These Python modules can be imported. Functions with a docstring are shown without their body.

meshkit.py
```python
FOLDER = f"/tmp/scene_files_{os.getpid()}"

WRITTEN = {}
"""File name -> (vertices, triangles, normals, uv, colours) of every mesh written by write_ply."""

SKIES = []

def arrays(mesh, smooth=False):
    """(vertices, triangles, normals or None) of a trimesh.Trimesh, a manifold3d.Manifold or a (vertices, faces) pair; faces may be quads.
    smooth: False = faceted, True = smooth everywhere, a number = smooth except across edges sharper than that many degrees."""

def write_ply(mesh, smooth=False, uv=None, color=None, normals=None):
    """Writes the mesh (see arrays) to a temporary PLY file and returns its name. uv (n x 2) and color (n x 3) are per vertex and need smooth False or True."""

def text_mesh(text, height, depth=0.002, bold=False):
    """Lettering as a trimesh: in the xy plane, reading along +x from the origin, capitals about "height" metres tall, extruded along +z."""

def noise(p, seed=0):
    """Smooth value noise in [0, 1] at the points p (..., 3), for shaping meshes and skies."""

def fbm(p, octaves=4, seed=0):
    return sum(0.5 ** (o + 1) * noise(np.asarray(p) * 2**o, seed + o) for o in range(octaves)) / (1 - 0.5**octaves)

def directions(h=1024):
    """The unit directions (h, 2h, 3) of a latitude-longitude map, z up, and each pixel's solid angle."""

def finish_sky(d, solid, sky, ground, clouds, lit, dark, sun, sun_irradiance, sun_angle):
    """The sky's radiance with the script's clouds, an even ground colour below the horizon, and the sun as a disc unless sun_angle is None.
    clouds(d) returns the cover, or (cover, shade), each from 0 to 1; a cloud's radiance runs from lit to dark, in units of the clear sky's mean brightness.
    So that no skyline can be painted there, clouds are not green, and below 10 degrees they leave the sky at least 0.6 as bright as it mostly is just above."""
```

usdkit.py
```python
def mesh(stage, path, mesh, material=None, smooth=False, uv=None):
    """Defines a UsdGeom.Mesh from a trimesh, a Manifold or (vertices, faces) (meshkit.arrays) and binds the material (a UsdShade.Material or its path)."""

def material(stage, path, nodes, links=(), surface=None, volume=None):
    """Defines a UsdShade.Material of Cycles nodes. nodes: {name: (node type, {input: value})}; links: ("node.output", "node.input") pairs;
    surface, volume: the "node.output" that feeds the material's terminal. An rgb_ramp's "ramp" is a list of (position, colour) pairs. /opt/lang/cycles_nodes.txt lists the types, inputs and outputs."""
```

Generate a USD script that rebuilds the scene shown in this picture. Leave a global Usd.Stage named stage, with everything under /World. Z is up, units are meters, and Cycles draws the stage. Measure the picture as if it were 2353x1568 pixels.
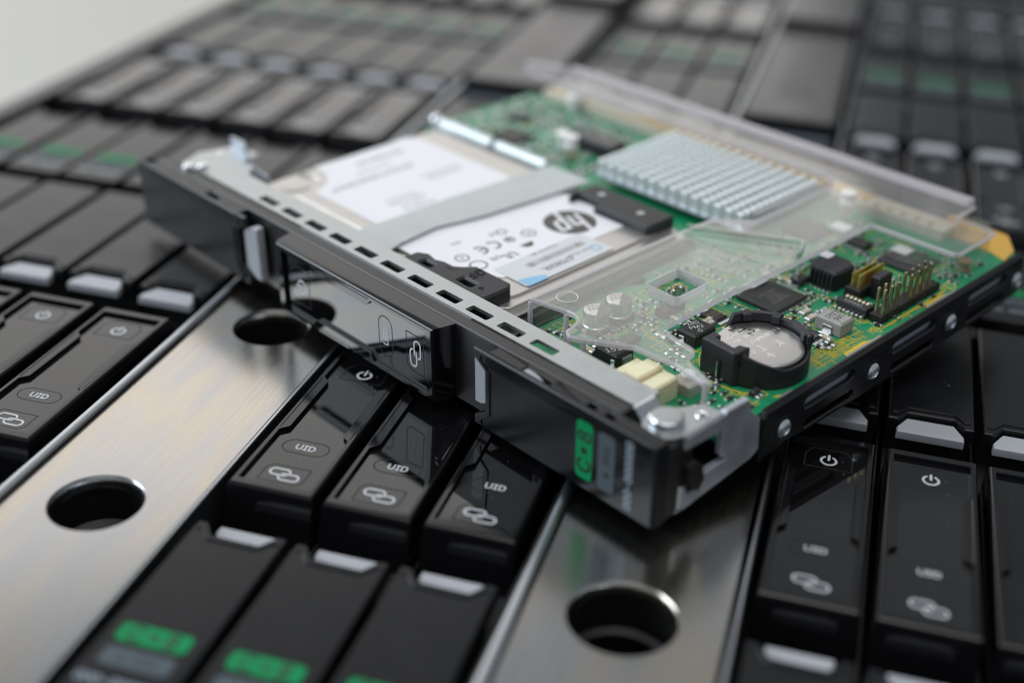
import math, random, re
import numpy as np, trimesh, manifold3d, shapely
from shapely.geometry import Polygon, Point, LineString, box as sbox
from shapely import affinity
from shapely.ops import unary_union
import mapbox_earcut as earcut
import meshkit, usdkit
from pxr import Usd, UsdGeom, UsdLux, UsdShade, Gf, Sdf, Vt

random.seed(7); RNG = np.random.default_rng(7)
stage = Usd.Stage.CreateInMemory()
UsdGeom.SetStageUpAxis(stage, UsdGeom.Tokens.z); UsdGeom.SetStageMetersPerUnit(stage, 1.0)
UsdGeom.Xform.Define(stage, '/World')
P = 0.022                      # one cartridge pitch in metres; every shape below is laid out in pitches

# ------------------------------------------------------------------ camera
cam = UsdGeom.Camera.Define(stage, '/World/camera')
CP = np.array([13.38560706, -6.25349413, 7.24198921])
CM = np.array([[0.9581735, -0.16642695, 0.232821], [0.28386675, 0.44928405, -0.84709121], [0.03637604, 0.87775049, 0.47773514]])
F = 2966.321 / 2352
M4 = np.eye(4); M4[:3, :3] = CM.T; M4[3, :3] = CP * P
cam.AddTransformOp().Set(Gf.Matrix4d(*M4.ravel().tolist()))
cam.CreateHorizontalApertureAttr(36.0); cam.CreateVerticalApertureAttr(36.0 * 682 / 1024)
cam.CreateFocalLengthAttr(36.0 * F)
cam.CreateFStopAttr(4.9); cam.CreateFocusDistanceAttr(13.5 * P)
cam.CreateClippingRangeAttr(Gf.Vec2f(0.005, 50.0))
cam.CreateExposureAttr(0.0)

# ------------------------------------------------------------------ studio light
dome = UsdLux.DomeLight.Define(stage, '/World/studio_fill')
usdkit.material(stage, '/World/Looks/studio_fill', {'bg': ('background_shader', {'color': (0.86, 0.93, 1.0), 'strength': 0.24})}, surface='bg.background')
UsdShade.MaterialBindingAPI.Apply(dome.GetPrim()).Bind(UsdShade.Material.Get(stage, '/World/Looks/studio_fill'))

def softbox(name, pos, target, w, h, intensity, color):
    L = UsdLux.RectLight.Define(stage, '/World/' + name)
    p, t = np.array(pos, float), np.array(target, float)
    z = (p - t) / np.linalg.norm(p - t); x = np.cross([0, 0, 1.0], z)
    x = x / np.linalg.norm(x) if np.linalg.norm(x) > 1e-6 else np.array([1.0, 0, 0]); y = np.cross(z, x)
    m = np.eye(4); m[0, :3], m[1, :3], m[2, :3], m[3, :3] = x, y, z, p
    L.AddTransformOp().Set(Gf.Matrix4d(*m.ravel().tolist()))
    L.CreateWidthAttr(w); L.CreateHeightAttr(h); L.CreateIntensityAttr(intensity); L.CreateColorAttr(Gf.Vec3f(*color))
    L.CreateNormalizeAttr(False)
    return L
C0 = (10 * P, 6 * P, 0)
softbox('rear_softbox', (C0[0] - 1.0, C0[1] + 1.70, 0.70), (C0[0], C0[1], 0.0), 2.3, 1.42, 1.12, (1.0, 0.96, 0.92))
softbox('rear_upper_softbox', (C0[0] - 0.55, C0[1] + 1.30, 1.42), (C0[0], C0[1], 0.0), 2.2, 0.55, 0.12, (1.0, 0.97, 0.94))
softbox('overhead_softbox', (C0[0] + 0.10, C0[1] - 0.10, 1.15), (C0[0], C0[1], 0.0), 1.0, 0.75, 3.2, (1.0, 0.985, 0.96))
softbox('front_softbox', (C0[0] + 0.35, C0[1] - 1.75, 1.05), (C0[0], C0[1], 0.0), 2.4, 1.1, 0.18, (0.90, 0.96, 1.0))
softbox('left_softbox', (C0[0] - 1.85, C0[1] - 0.20, 0.84), (C0[0], C0[1], 0.15), 1.5, 1.5, 6.0, (0.82, 0.92, 1.0))

# ------------------------------------------------------------------ materials
LK = '/World/Looks/'
def mat(name, nodes, links=(), surface='p.BSDF'):
    return usdkit.material(stage, LK + name, nodes, links, surface=surface)
def pm(name, color, rough=0.5, metal=0.0, grain=0.0, gscale=2500.0, mottle=0.0, mscale=120.0, rvar=0.0, dust=0.0, **kw):
    n = {'p': ('principled_bsdf', {'base_color': color, 'roughness': rough, 'metallic': metal, **kw}), 'tc': ('texture_coordinate', {})}
    l = []
    if grain:
        n['ng'] = ('noise_texture', {'scale': gscale, 'detail': 2.0}); n['b'] = ('bump', {'strength': 0.6, 'distance': grain})
        l += [('tc.object', 'ng.vector'), ('ng.fac', 'b.height'), ('b.normal', 'p.normal')]
    if mottle or rvar:
        n['nm'] = ('noise_texture', {'scale': mscale, 'detail': 3.0, 'roughness': 0.6}); l += [('tc.object', 'nm.vector')]
    if mottle:
        a = tuple(c * (1 - mottle) for c in color); b = tuple(min(1, c * (1 + mottle)) for c in color)
        n['rm'] = ('rgb_ramp', {'ramp': [(0.3, a), (0.7, b)]}); l += [('nm.fac', 'rm.fac'), ('rm.color', 'p.base_color')]
    if rvar:
        n['rr'] = ('map_range', {'from_min': 0.3, 'from_max': 0.7, 'to_min': max(0.0, rough - rvar), 'to_max': rough + rvar}); l += [('nm.fac', 'rr.value'), ('rr.result', 'p.roughness')]
    if dust:
        n['vd'] = ('voronoi_texture', {'scale': dust, 'feature': 'f1'}); n['nd'] = ('noise_texture', {'scale': dust * .23, 'detail': 1.0})
        n['sz'] = ('map_range', {'from_min': .42, 'from_max': .75, 'to_min': .0, 'to_max': .085, 'clamp': True}); n['lt'] = ('math', {'math_type': 'less_than'})
        n['dx'] = ('mix_color', {'a': color, 'b': (.20, .20, .20)})
        l += [('tc.object', 'vd.vector'), ('tc.object', 'nd.vector'), ('nd.fac', 'sz.value'), ('vd.distance', 'lt.value1'), ('sz.result', 'lt.value2'), ('lt.value', 'dx.fac'), ('dx.result', 'p.base_color')]
    return mat(name, n, l)
MT = {
    'panel': pm('satin_black_plastic', (.0065, .007, .0085), .29, grain=1.6e-6, gscale=5200, rvar=.05, mscale=60, dust=420.0, specular_ior_level=.34),
    'body': pm('dark_plastic', (.004, .004, .0045), .6, grain=2e-6),
    'rim': pm('gloss_black_plastic', (.005, .005, .006), .10),
    'plate': pm('piano_black_plate', (.004, .004, .0045), .035, rvar=.03, mscale=110, dust=360.0, ior=1.62),
    'groove': pm('groove_black', (.002, .002, .002), .6),
    'latch': pm('light_grey_plastic', (.38, .395, .43), .42, grain=1e-6),
    'icon': pm('icon_grey_print', (.52, .54, .57), .5),
    'green': pm('green_sticker', (.0, .245, .078), .65, specular_ior_level=.2),
    'greylab': pm('grey_sticker', (.075, .095, .11), .65, specular_ior_level=.2),
    'ink': pm('black_ink', (.012, .012, .012), .5),
    'greyink': pm('dark_grey_ink', (.06, .055, .05), .5),
    'palink': pm('pale_ink', (.30, .36, .42), .5),
    'texblack': pm('textured_black_paint', (.013, .013, .014), .38, grain=2.6e-5, gscale=1900),
    'railblack': pm('black_powder_coat', (.010, .010, .012), .33, grain=1.5e-6, gscale=4000),
    'zinc': pm('zinc_sheet', (.51, .535, .54), .42, 1.0, mottle=.08, mscale=240, rvar=.06),
    'zincdull': pm('dull_zinc_strap', (.54, .58, .59), .50, .75, mottle=.06, mscale=90),
    'alu': pm('bracket_aluminium', (.46, .49, .55), .42, .55, mottle=.16, mscale=160, rvar=.06),
    'chrome': pm('bright_steel', (.78, .82, .86), .14, 1.0),
    'drive': pm('drive_aluminium', (.62, .60, .575), .42, 1.0, mottle=.04, mscale=60),
    'label': pm('white_label_paper', (.74, .74, .77), .45),
    'label2': pm('grey_white_label', (.58, .59, .61), .45),
    'blue': pm('blue_sticker', (.22, .46, .66), .45),
    'rubber': pm('black_rubber', (.016, .016, .020), .5, grain=6e-6, gscale=2600),
    'chip': pm('chip_epoxy', (.022, .022, .023), .48, grain=3e-6, gscale=4500),
    'chiptext': pm('chip_marking', (.20, .19, .17), .5),
    'whitetext': pm('white_marking', (.62, .62, .60), .5),
    'solder': pm('solder', (.66, .66, .65), .36, 1.0),
    'gold': pm('gold_plating', (.86, .60, .20), .28, 1.0),
    'pin': pm('pin_metal', (.72, .62, .40), .25, 1.0),
    'silk': pm('yellow_silkscreen', (.60, .44, .03), .5),
    'tan': pm('tan_ceramic', (.48, .40, .28), .5),
    'brownres': pm('brown_ceramic', (.26, .17, .10), .45),
    'capalu': pm('capacitor_aluminium', (.74, .74, .73), .26, 1.0),
    'capdark': pm('capacitor_print', (.11, .11, .11), .35, .5),
    'ferrite': pm('grey_ferrite', (.31, .30, .285), .55, mottle=.08, mscale=900),
    'cream': pm('cream_nylon', (.80, .74, .50), .45, subsurface_weight=.15, subsurface_scale=.0008),
    'whiteplastic': pm('white_plastic', (.82, .81, .80), .38),
    'button': pm('button_shell', (.55, .50, .45), .38, .3),
    'heatsink': pm('pale_heatsink_aluminium', (.80, .835, .835), .42, .6),
    'amber': pm('amber_plastic', (.62, .36, .06), .42),
    'beige': pm('beige_plastic', (.58, .52, .42), .45),
    'copperring': pm('spring_copper', (.80, .58, .45), .3, 1.0),
    'batt': pm('battery_steel', (.60, .585, .57), .30, 1.0),
    'etch': pm('battery_etching', (.66, .655, .65), .24, 1.0),
    'rail': pm('satin_steel_rail', (.50, .53, .56), .30, 1.0),
    'dark': pm('chassis_black', (.006, .006, .0065), .5),
    'slab': pm('switch_black_plastic', (.014, .014, .016), .30, rvar=.04),
    'tabletop': pm('white_tabletop', (.54, .52, .485), .6, mottle=.012, mscale=3),
    'red': pm('red_plastic', (.5, .02, .02), .4),
    'screw': pm('zinc_plated_screw', (.72, .80, .86), .20, .8, grain=2e-5, gscale=1500),
    'slotback': pm('coated_backing_plate', (.42, .47, .54), .5, .1, grain=8e-6, gscale=1500),
    'edgegrey': pm('plated_board_edge', (.40, .39, .37), .4, .7, grain=3e-5, gscale=2200),
}
# brushed steel cover plates: fine streaks along the plate, faint warm and cool heat stains
MT['steel'] = mat('brushed_steel', {
    'p': ('principled_bsdf', {'metallic': 1.0, 'roughness': .21}), 'tc': ('texture_coordinate', {}),
    'm1': ('mapping', {'mapping_type': 'point', 'scale': (900.0, 28.0, 900.0)}), 'n1': ('noise_texture', {'scale': 3.0, 'detail': 3.0}),
    'm2': ('mapping', {'mapping_type': 'point', 'scale': (60.0, 14.0, 60.0)}), 'n2': ('noise_texture', {'scale': 1.0, 'detail': 2.0}),
    'c': ('rgb_ramp', {'ramp': [(.32, (.46, .475, .50)), (.46, (.50, .495, .485)), (.58, (.56, .51, .44)), (.70, (.49, .48, .475))]}),
    'r': ('map_range', {'from_min': .25, 'from_max': .75, 'to_min': .185, 'to_max': .24}), 'b': ('bump', {'strength': .10, 'distance': 1e-5})},
    [('tc.object', 'm1.vector'), ('m1.vector', 'n1.vector'), ('tc.object', 'm2.vector'), ('m2.vector', 'n2.vector'), ('n2.fac', 'c.fac'), ('c.color', 'p.base_color'),
     ('n1.fac', 'r.value'), ('r.result', 'p.roughness'), ('n1.fac', 'b.height'), ('b.normal', 'p.normal')])
# circuit board: green mask over copper pours, with fine traces
MT['pcb'] = mat('circuit_board_mask', {
    'p': ('principled_bsdf', {'roughness': .32, 'specular_ior_level': .4}), 'tc': ('texture_coordinate', {}),
    'v': ('voronoi_texture', {'scale': 330.0, 'metric': 'manhattan', 'feature': 'f1'}), 'n': ('noise_texture', {'scale': 150.0, 'detail': 1.0}),
    'm': ('mapping', {'mapping_type': 'point', 'scale': (1.0, 1.0, 1.0), 'rotation': (0.785, 0.0, 0.0)}),
    'w': ('wave_texture', {'scale': 420.0, 'distortion': 3.0, 'detail': 1.0}),
    'c1': ('rgb_ramp', {'ramp': [(.40, (.005, .108, .048)), (.47, (.012, .195, .072))]}),
    'c2': ('rgb_ramp', {'ramp': [(.72, (0, 0, 0)), (.80, (1, 1, 1))]}),
    'x': ('mix_color', {'b': (.012, .26, .12)}), 'mm': ('math', {'math_type': 'multiply', 'value2': .55})},
    [('tc.object', 'n.vector'), ('tc.object', 'm.vector'), ('m.vector', 'w.vector'), ('n.fac', 'c1.fac'), ('w.fac', 'c2.fac'), ('c2.color', 'mm.value1'), ('mm.value', 'x.fac'),
     ('c1.color', 'x.a'), ('x.result', 'p.base_color')])
MT['clear'] = mat('clear_polycarbonate', {
    't': ('transparent_bsdf', {'color': (.965, .965, .96)}), 'g': ('glossy_bsdf', {'roughness': .035, 'color': (1, 1, 1)}), 'lw': ('layer_weight', {'blend': .5}), 'pw': ('math', {'math_type': 'power', 'value2': 5.0}), 'f': ('math', {'math_type': 'multiply_add', 'value2': .95, 'value3': .065}), 'm': ('mix_closure', {}), 'd': ('diffuse_bsdf', {'color': (.60, .59, .58)}), 'm2': ('mix_closure', {'fac': .05})},
    [('t.BSDF', 'm.closure1'), ('g.BSDF', 'm.closure2'), ('lw.facing', 'pw.value1'), ('pw.value', 'f.value1'), ('f.value', 'm.fac'), ('m.closure', 'm2.closure1'), ('d.BSDF', 'm2.closure2')], surface='m2.closure')
MT['clearedge'] = mat('clear_polycarbonate_edge', {
    't': ('transparent_bsdf', {'color': (.86, .85, .87)}), 'g': ('glossy_bsdf', {'roughness': .08, 'color': (1, 1, 1)}), 'lw': ('layer_weight', {'blend': .5}), 'pw': ('math', {'math_type': 'power', 'value2': 4.0}), 'f': ('math', {'math_type': 'multiply_add', 'value2': .85, 'value3': .08}), 'm': ('mix_closure', {}),
    'd': ('translucent_bsdf', {'color': (.70, .66, .70)}), 'd2': ('diffuse_bsdf', {'color': (.74, .71, .74)}), 'md': ('mix_closure', {'fac': .5}), 'm2': ('mix_closure', {'fac': .72})},
    [('t.BSDF', 'm.closure1'), ('g.BSDF', 'm.closure2'), ('lw.facing', 'pw.value1'), ('pw.value', 'f.value1'), ('f.value', 'm.fac'), ('d.BSDF', 'md.closure1'), ('d2.BSDF', 'md.closure2'), ('m.closure', 'm2.closure1'), ('md.closure', 'm2.closure2')], surface='m2.closure')

# ------------------------------------------------------------------ prim helpers
_used = {}
def path_for(name, parent):
    base = str(parent.GetPath()) if parent is not None else '/World'
    k = (base, name); n = _used.get(k, 0); _used[k] = n + 1
    return base + '/' + (name if n == 0 else '%s_%03d' % (name, n))
def tag(o, label=None, cat=None, group=None, kind=None):
    for k, v in (('label', label), ('category', cat), ('group', group), ('kind', kind)):
        if v: o.SetCustomDataByKey(k, v)
    return o
def soft(mesh, angle=50.0):
    t = trimesh.Trimesh(np.asarray(mesh.vertices), np.asarray(mesh.faces), process=False); t.merge_vertices()
    t.update_faces(t.area_faces > 1e-12)
    fn, A = t.face_normals, np.array(t.area_faces); W_ = A.copy()
    for g, a in zip(t.facets, t.facets_area): W_[g] = a
    W_ = W_ ** 2; c = math.cos(math.radians(angle)); inc = [[] for _ in t.vertices]
    for i, f in enumerate(t.faces):
        for v in f: inc[v].append(i)
    N = np.zeros((len(t.faces), 3, 3))
    for i, f in enumerate(t.faces):
        for k, v in enumerate(f):
            g = np.array(inc[v]); g = g[fn[g] @ fn[i] > c]; N[i, k] = (fn[g] * W_[g, None]).sum(0)
    N = N.reshape(-1, 3); N /= np.maximum(np.linalg.norm(N, axis=1), 1e-30)[:, None]
    V = t.vertices[t.faces.ravel()]; Fi = np.arange(len(V)).reshape(-1, 3)
    return V, Fi, N
def obj(name, mesh, m, parent=None, smooth=False, label=None, kind=None):
    if smooth == 'soft':
        if isinstance(mesh, (list, tuple)): mesh = trimesh.util.concatenate(mesh)
        V, Fi, N = soft(mesh)
        g = usdkit.mesh(stage, path_for(name, parent), (V * P, Fi), MT[m])
        g.CreateNormalsAttr(Vt.Vec3fArray.FromNumpy(N.astype(np.float32))); g.SetNormalsInterpolation('vertex')
        return tag(g.GetPrim(), label, kind=kind)
    if isinstance(mesh, (list, tuple)) and not isinstance(mesh[0], np.ndarray): mesh = trimesh.util.concatenate(mesh)
    v, f, n = meshkit.arrays(mesh, smooth)
    o = usdkit.mesh(stage, path_for(name, parent), trimesh.Trimesh(v * P, f, process=False), MT[m], smooth=smooth).GetPrim()
    return tag(o, label, kind=kind)
def xf(name, mat3=None, loc=(0, 0, 0), parent=None):
    x = UsdGeom.Xform.Define(stage, path_for(name, parent))
    m = np.eye(4)
    if mat3 is not None: m[:3, :3] = mat3
    m[3, :3] = np.array(loc, float) * P
    x.AddTransformOp().Set(Gf.Matrix4d(*m.ravel().tolist()))
    return x.GetPrim()

# ------------------------------------------------------------------ shape helpers
def ring_pts(r):
    p = np.asarray(r.coords, float)[:-1]
    keep = [i for i in range(len(p)) if np.linalg.norm(p[i] - p[i - 1]) > 1e-7]
    return p[keep]
def mitre(p, dist, ccw):
    a = p - np.roll(p, 1, 0); b = np.roll(p, -1, 0) - p
    a /= np.linalg.norm(a, axis=1)[:, None]; b /= np.linalg.norm(b, axis=1)[:, None]
    na, nb = np.stack([-a[:, 1], a[:, 0]], 1), np.stack([-b[:, 1], b[:, 0]], 1)
    s = na + nb; den = np.maximum((s * s).sum(1), 0.4)
    return p + (2 * s / den[:, None]) * dist * (1 if ccw else -1)
def ext(poly, z0, z1, bev=0.0, bev0=0.0):
    """prism of a shapely polygon (holes allowed) from z0 to z1 with chamfered top (and bottom) edges"""
    if hasattr(poly, 'geoms'): return trimesh.util.concatenate([ext(g, z0, z1, bev, bev0) for g in poly.geoms])
    poly = shapely.geometry.polygon.orient(poly)
    rings = [ring_pts(poly.exterior)] + [ring_pts(i) for i in poly.interiors]
    levels = [(z0, bev0)] + ([(z0 + bev0, 0.0)] if bev0 else []) + ([(z1 - bev, 0.0)] if bev else []) + [(z1, bev)]
    n = sum(len(r) for r in rings)
    V = []
    for z, o in levels:
        for k, r in enumerate(rings):
            q = mitre(r, o, True) if o else r
            V.append(np.c_[q, np.full(len(q), z)])
    V = np.vstack(V); Fc = []
    for L in range(len(levels) - 1):
        s = 0
        for r in rings:
            m = len(r)
            i = np.arange(m); j = (i + 1) % m
            a, b, c, d = L * n + s + i, L * n + s + j, (L + 1) * n + s + j, (L + 1) * n + s + i
            Fc += [np.c_[a, b, c], np.c_[a, c, d]]; s += m
    ends = np.cumsum([len(r) for r in rings]).astype(np.uint32)
    for L, flip in ((0, True), (len(levels) - 1, False)):
        t = np.asarray(earcut.triangulate_float64(np.ascontiguousarray(V[L * n:(L + 1) * n, :2]), ends), int).reshape(-1, 3)
        e = V[L * n:(L + 1) * n, :2]
        ar = np.cross(e[t[:, 1]] - e[t[:, 0]], e[t[:, 2]] - e[t[:, 0]])
        t[ar < 0] = t[ar < 0][:, ::-1]
        Fc.append((t[:, ::-1] if flip else t) + L * n)
    return trimesh.Trimesh(V, np.vstack(Fc), process=False)
def remap(m, cols, flip):
    v = np.asarray(m.vertices); w = np.stack([s * v[:, c] for c, s in cols], 1)
    f = np.asarray(m.faces); return trimesh.Trimesh(w, f[:, ::-1] if flip else f, process=False)
# cartridge frame: x = v (across), y = u (along the front), z = w (out of the front). For the loose cartridge v is height h and depth d = -w.
def TP(poly, h0, h1, bev=0.0, bev0=0.0): return remap(ext(poly, h0, h1, bev, bev0), ((2, 1), (0, 1), (1, -1)), True)      # (u,d) outline raised in h
def SP(poly, u0, u1, bev=0.0, bev0=0.0): return remap(ext(poly, u0, u1, bev, bev0), ((1, 1), (2, 1), (0, -1)), True)      # (d,h) outline swept in u
def DP(poly, d0, d1, bev=0.0): return remap(ext(poly, d0, d1, bev), ((1, 1), (0, 1), (2, -1)), False)                # (u,h) outline swept in d
def R(a, b, c, d, r=0.0, k=4):
    g = sbox(min(a, c), min(b, d), max(a, c), max(b, d))
    return g.buffer(-r).buffer(r, quad_segs=k) if r else g
def rb(x0, x1, y0, y1, z0, z1, b=0.0):
    if b <= 0: return ext(sbox(x0, y0, x1, y1), z0, z1)
    return ext(sbox(x0, y0, x1, y1).buffer(0), z0, z1, b, b)
def cb(u0, u1, d0, d1, h0, h1, b=0.0): return TP(sbox(u0, d0, u1, d1), h0, h1, b)
def disc(x, y, r, k=8): return Point(x, y).buffer(r, quad_segs=k)
def revolve(profile, n=40): return trimesh.creation.revolve(np.array(profile, float), sections=n)
def hcyl(u, d, prof, n=40):
    """lathe about the height axis at (u,d); profile of (r,h) from bottom axis to top axis"""
    m = revolve(prof, n); return fixn(remap(trimesh.Trimesh(np.asarray(m.vertices) + [u, d, 0], m.faces, process=False), ((2, 1), (0, 1), (1, -1)), True))
def fixn(m):
    if m.volume < 0: m = trimesh.Trimesh(m.vertices, np.asarray(m.faces)[:, ::-1], process=False)
    return m
def words(s, height, o, dirv, upv, depth=0.0015, bold=False, centre=True):
    """lettering laid flat at o, running along dirv with tops towards upv (3-vectors in the local frame)"""
    m = meshkit.text_mesh(s, height, depth, bold); v = np.array(m.vertices)
    if centre: v[:, 0] -= (v[:, 0].max() + v[:, 0].min()) / 2; v[:, 1] -= height / 2
    x, y = np.array(dirv, float), np.array(upv, float); z = np.cross(x, y)
    return trimesh.Trimesh(np.array(o, float) + v[:, :1] * x + v[:, 1:2] * y + v[:, 2:] * z, m.faces, process=False)
def tw(s, height, u, d, h, du, upu, **k):
    """lettering on a level surface of the loose cartridge: du, upu are (u,d) directions"""
    return words(s, height, (h, u, -d), (0, du[0], -du[1]), (0, upu[0], -upu[1]), **k)
def outline(poly, w): return poly.buffer(w / 2, join_style=2).difference(poly.buffer(-w / 2, join_style=2))

# ------------------------------------------------------------------ the face of a cartridge: plain panel, bezel with lights, labelled panel
def panel_poly(u_in, u_out, s):
    """panel outline with a bracket-shaped recess at its inner end; s = +1 when the recess is at the low-u end"""
    e, r = u_in, u_in + s * .16
    p = [(-.455, e), (-.345, e), (-.235, r), (.235, r), (.345, e), (.455, e), (.455, u_out), (-.455, u_out)]
    return Polygon(p)
def latch_poly(u_tip, s, w=.35):
    b = u_tip + s * .30
    return Polygon([(-w, u_tip), (w, u_tip), (w, u_tip + s * .10), (w - .1, b), (-w + .1, b), (-w, u_tip + s * .10)])
def power_icon(u):
    ring = Point(0, 0).buffer(.088, quad_segs=10).difference(Point(0, 0).buffer(.063, quad_segs=10))
    ring = ring.difference(Polygon([(0, 0), (-.07, .14), (.07, .14)]))
    bar = LineString([(0, .01), (0, .098)]).buffer(.0125)
    return affinity.translate(unary_union([ring, bar]), 0, u)
def link_icon(u):
    def loop(x, y):
        c = LineString([(x - .052, y), (x + .052, y)])
        return c.buffer(.062, quad_segs=10).difference(c.buffer(.040, quad_segs=10))
    a, b = loop(-.058, .034), loop(.058, -.034)
    a2 = a.difference(b.buffer(.010).intersection(sbox(.0, -.2, .2, .2))); b2 = b.difference(a.buffer(.010).intersection(sbox(-.2, -.2, .0, .2)))
    return affinity.translate(unary_union([a2, b2]), 0, u)
PLATE = Polygon([(-.375, 2.95), (.375, 2.95), (.375, 3.86), (.295, 3.94), (.295, 4.90), (.375, 4.98), (.375, 5.53), (-.375, 5.53), (-.375, 4.98), (-.295, 4.90), (-.295, 3.94), (-.375, 3.86)])
def face_parts(t, thick=.16):
    # outer (plain) panel with its latch
    pl = obj('plain_panel', ext(panel_poly(6.40, 8.93, 1), -thick, 0, .026), 'panel', t, smooth='soft')
    rg = LineString([(-.40, 6.52), (-.345, 6.52), (-.245, 6.65), (.245, 6.65), (.345, 6.52), (.40, 6.52)]).buffer(.012, cap_style=1, quad_segs=2)
    obj('ridge', ext(rg, -.002, .014, .006), 'panel', pl)
    obj('latch', ext(latch_poly(6.21, 1), -.15, -.045, .018, .01), 'latch', t, smooth='soft')
    lp = obj('label_panel', ext(panel_poly(2.31, -.11, -1), -thick, 0, .026), 'panel', t, smooth='soft')
    rg = affinity.scale(rg, 1, -1, origin=(0, 4.355))
    obj('ridge', ext(rg, -.002, .014, .006), 'panel', lp)
    obj('latch', ext(latch_poly(2.42, -1, .29), -.21, -.115, .018, .01), 'latch', t, smooth='soft')
    g = obj('green_label', ext(R(-.32, .645, .32, .855, .05), 0, .004), 'green', lp)
    obj('lettering', trimesh.util.concatenate([ext(R(-.035, .715, .035, .785), .004, .006),
        words('C', .165, (-.165, .75, .004), (1, 0, 0), (0, 1, 0), bold=True), words('8', .165, (.16, .75, .004), (1, 0, 0), (0, 1, 0), bold=True)]), 'ink', g)
    g = obj('grey_label', ext(R(-.315, .365, .315, .575, .05), 0, .004), 'greylab', lp)
    obj('lettering', trimesh.util.concatenate([words('+', .10, (-.13, .47, .004), (1, 0, 0), (0, 1, 0), bold=True), words('GHz', .075, (.08, .47, .004), (1, 0, 0), (0, 1, 0))]), 'ink', g)
    obj('serial_number', words('000-000000', .085, (0, .195, 0), (1, 0, 0), (0, 1, 0), depth=.003, bold=True), 'palink', lp)
    # bezel: draft-angled block, raised rim round a mirror-black plate
    out = sbox(-.455, 2.70, .455, 5.76); top = sbox(-.42, 2.87, .42, 5.62)
    v = []
    for z, b in ((-.45, (-.455, 2.70, .455, 5.76)), (-.02, (-.445, 2.82, .445, 5.665)), (.050, (-.440, 2.84, .440, 5.645)), (.078, (-.412, 2.875, .412, 5.615))):
        v.append(b)
    zs = (-.45, -.02, .050, .078); V = []
    for z, b in zip(zs, v): V += [(b[0], b[1], z), (b[2], b[1], z), (b[2], b[3], z), (b[0], b[3], z)]
    Fq = []
    for L in range(3):
        for i in range(4):
            j = (i + 1) % 4; Fq.append((L * 4 + i, L * 4 + j, L * 4 + 4 + j, L * 4 + 4 + i))
    Fq = [(a, b, c) for a, b, c, d in Fq] + [(a, c, d) for a, b, c, d in Fq] + [(0, 2, 1), (0, 3, 2)]
    # top ring between rim edge and plate recess, and the recess walls
    rim = shapely.geometry.polygon.orient(sbox(-.412, 2.875, .412, 5.615).difference(PLATE))
    r1 = ext(rim, .020, .078)
    keep = np.abs(np.asarray(r1.triangles_center)[:, 2] - .020) > 1e-6
    r1 = trimesh.Trimesh(r1.vertices, np.asarray(r1.faces)[keep], process=False)
    bz = obj('bezel', trimesh.util.concatenate([trimesh.Trimesh(np.array(V, float), np.array(Fq), process=False), r1]), 'rim', t, smooth='soft')
    # the two side ledges slope down to the plate
    led = []
    for s in (-1, 1):
        a = np.array([(s * .385, 3.90, .082), (s * .385, 4.94, .082), (s * .297, 4.90, .042), (s * .297, 3.94, .042), (s * .385, 3.90, .02), (s * .385, 4.94, .02), (s * .297, 4.895, .02), (s * .297, 3.945, .02)])
        led.append(trimesh.convex.convex_hull(a))
    obj('rim_ledge', led[0], 'rim', bz); obj('rim_ledge', led[1], 'rim', bz)
    pt = obj('front_plate', ext(PLATE.buffer(-.004, join_style=2), -.02, .034), 'plate', t)
    obj('power_icon', ext(power_icon(5.213), .034, .0355), 'icon', pt)
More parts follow.
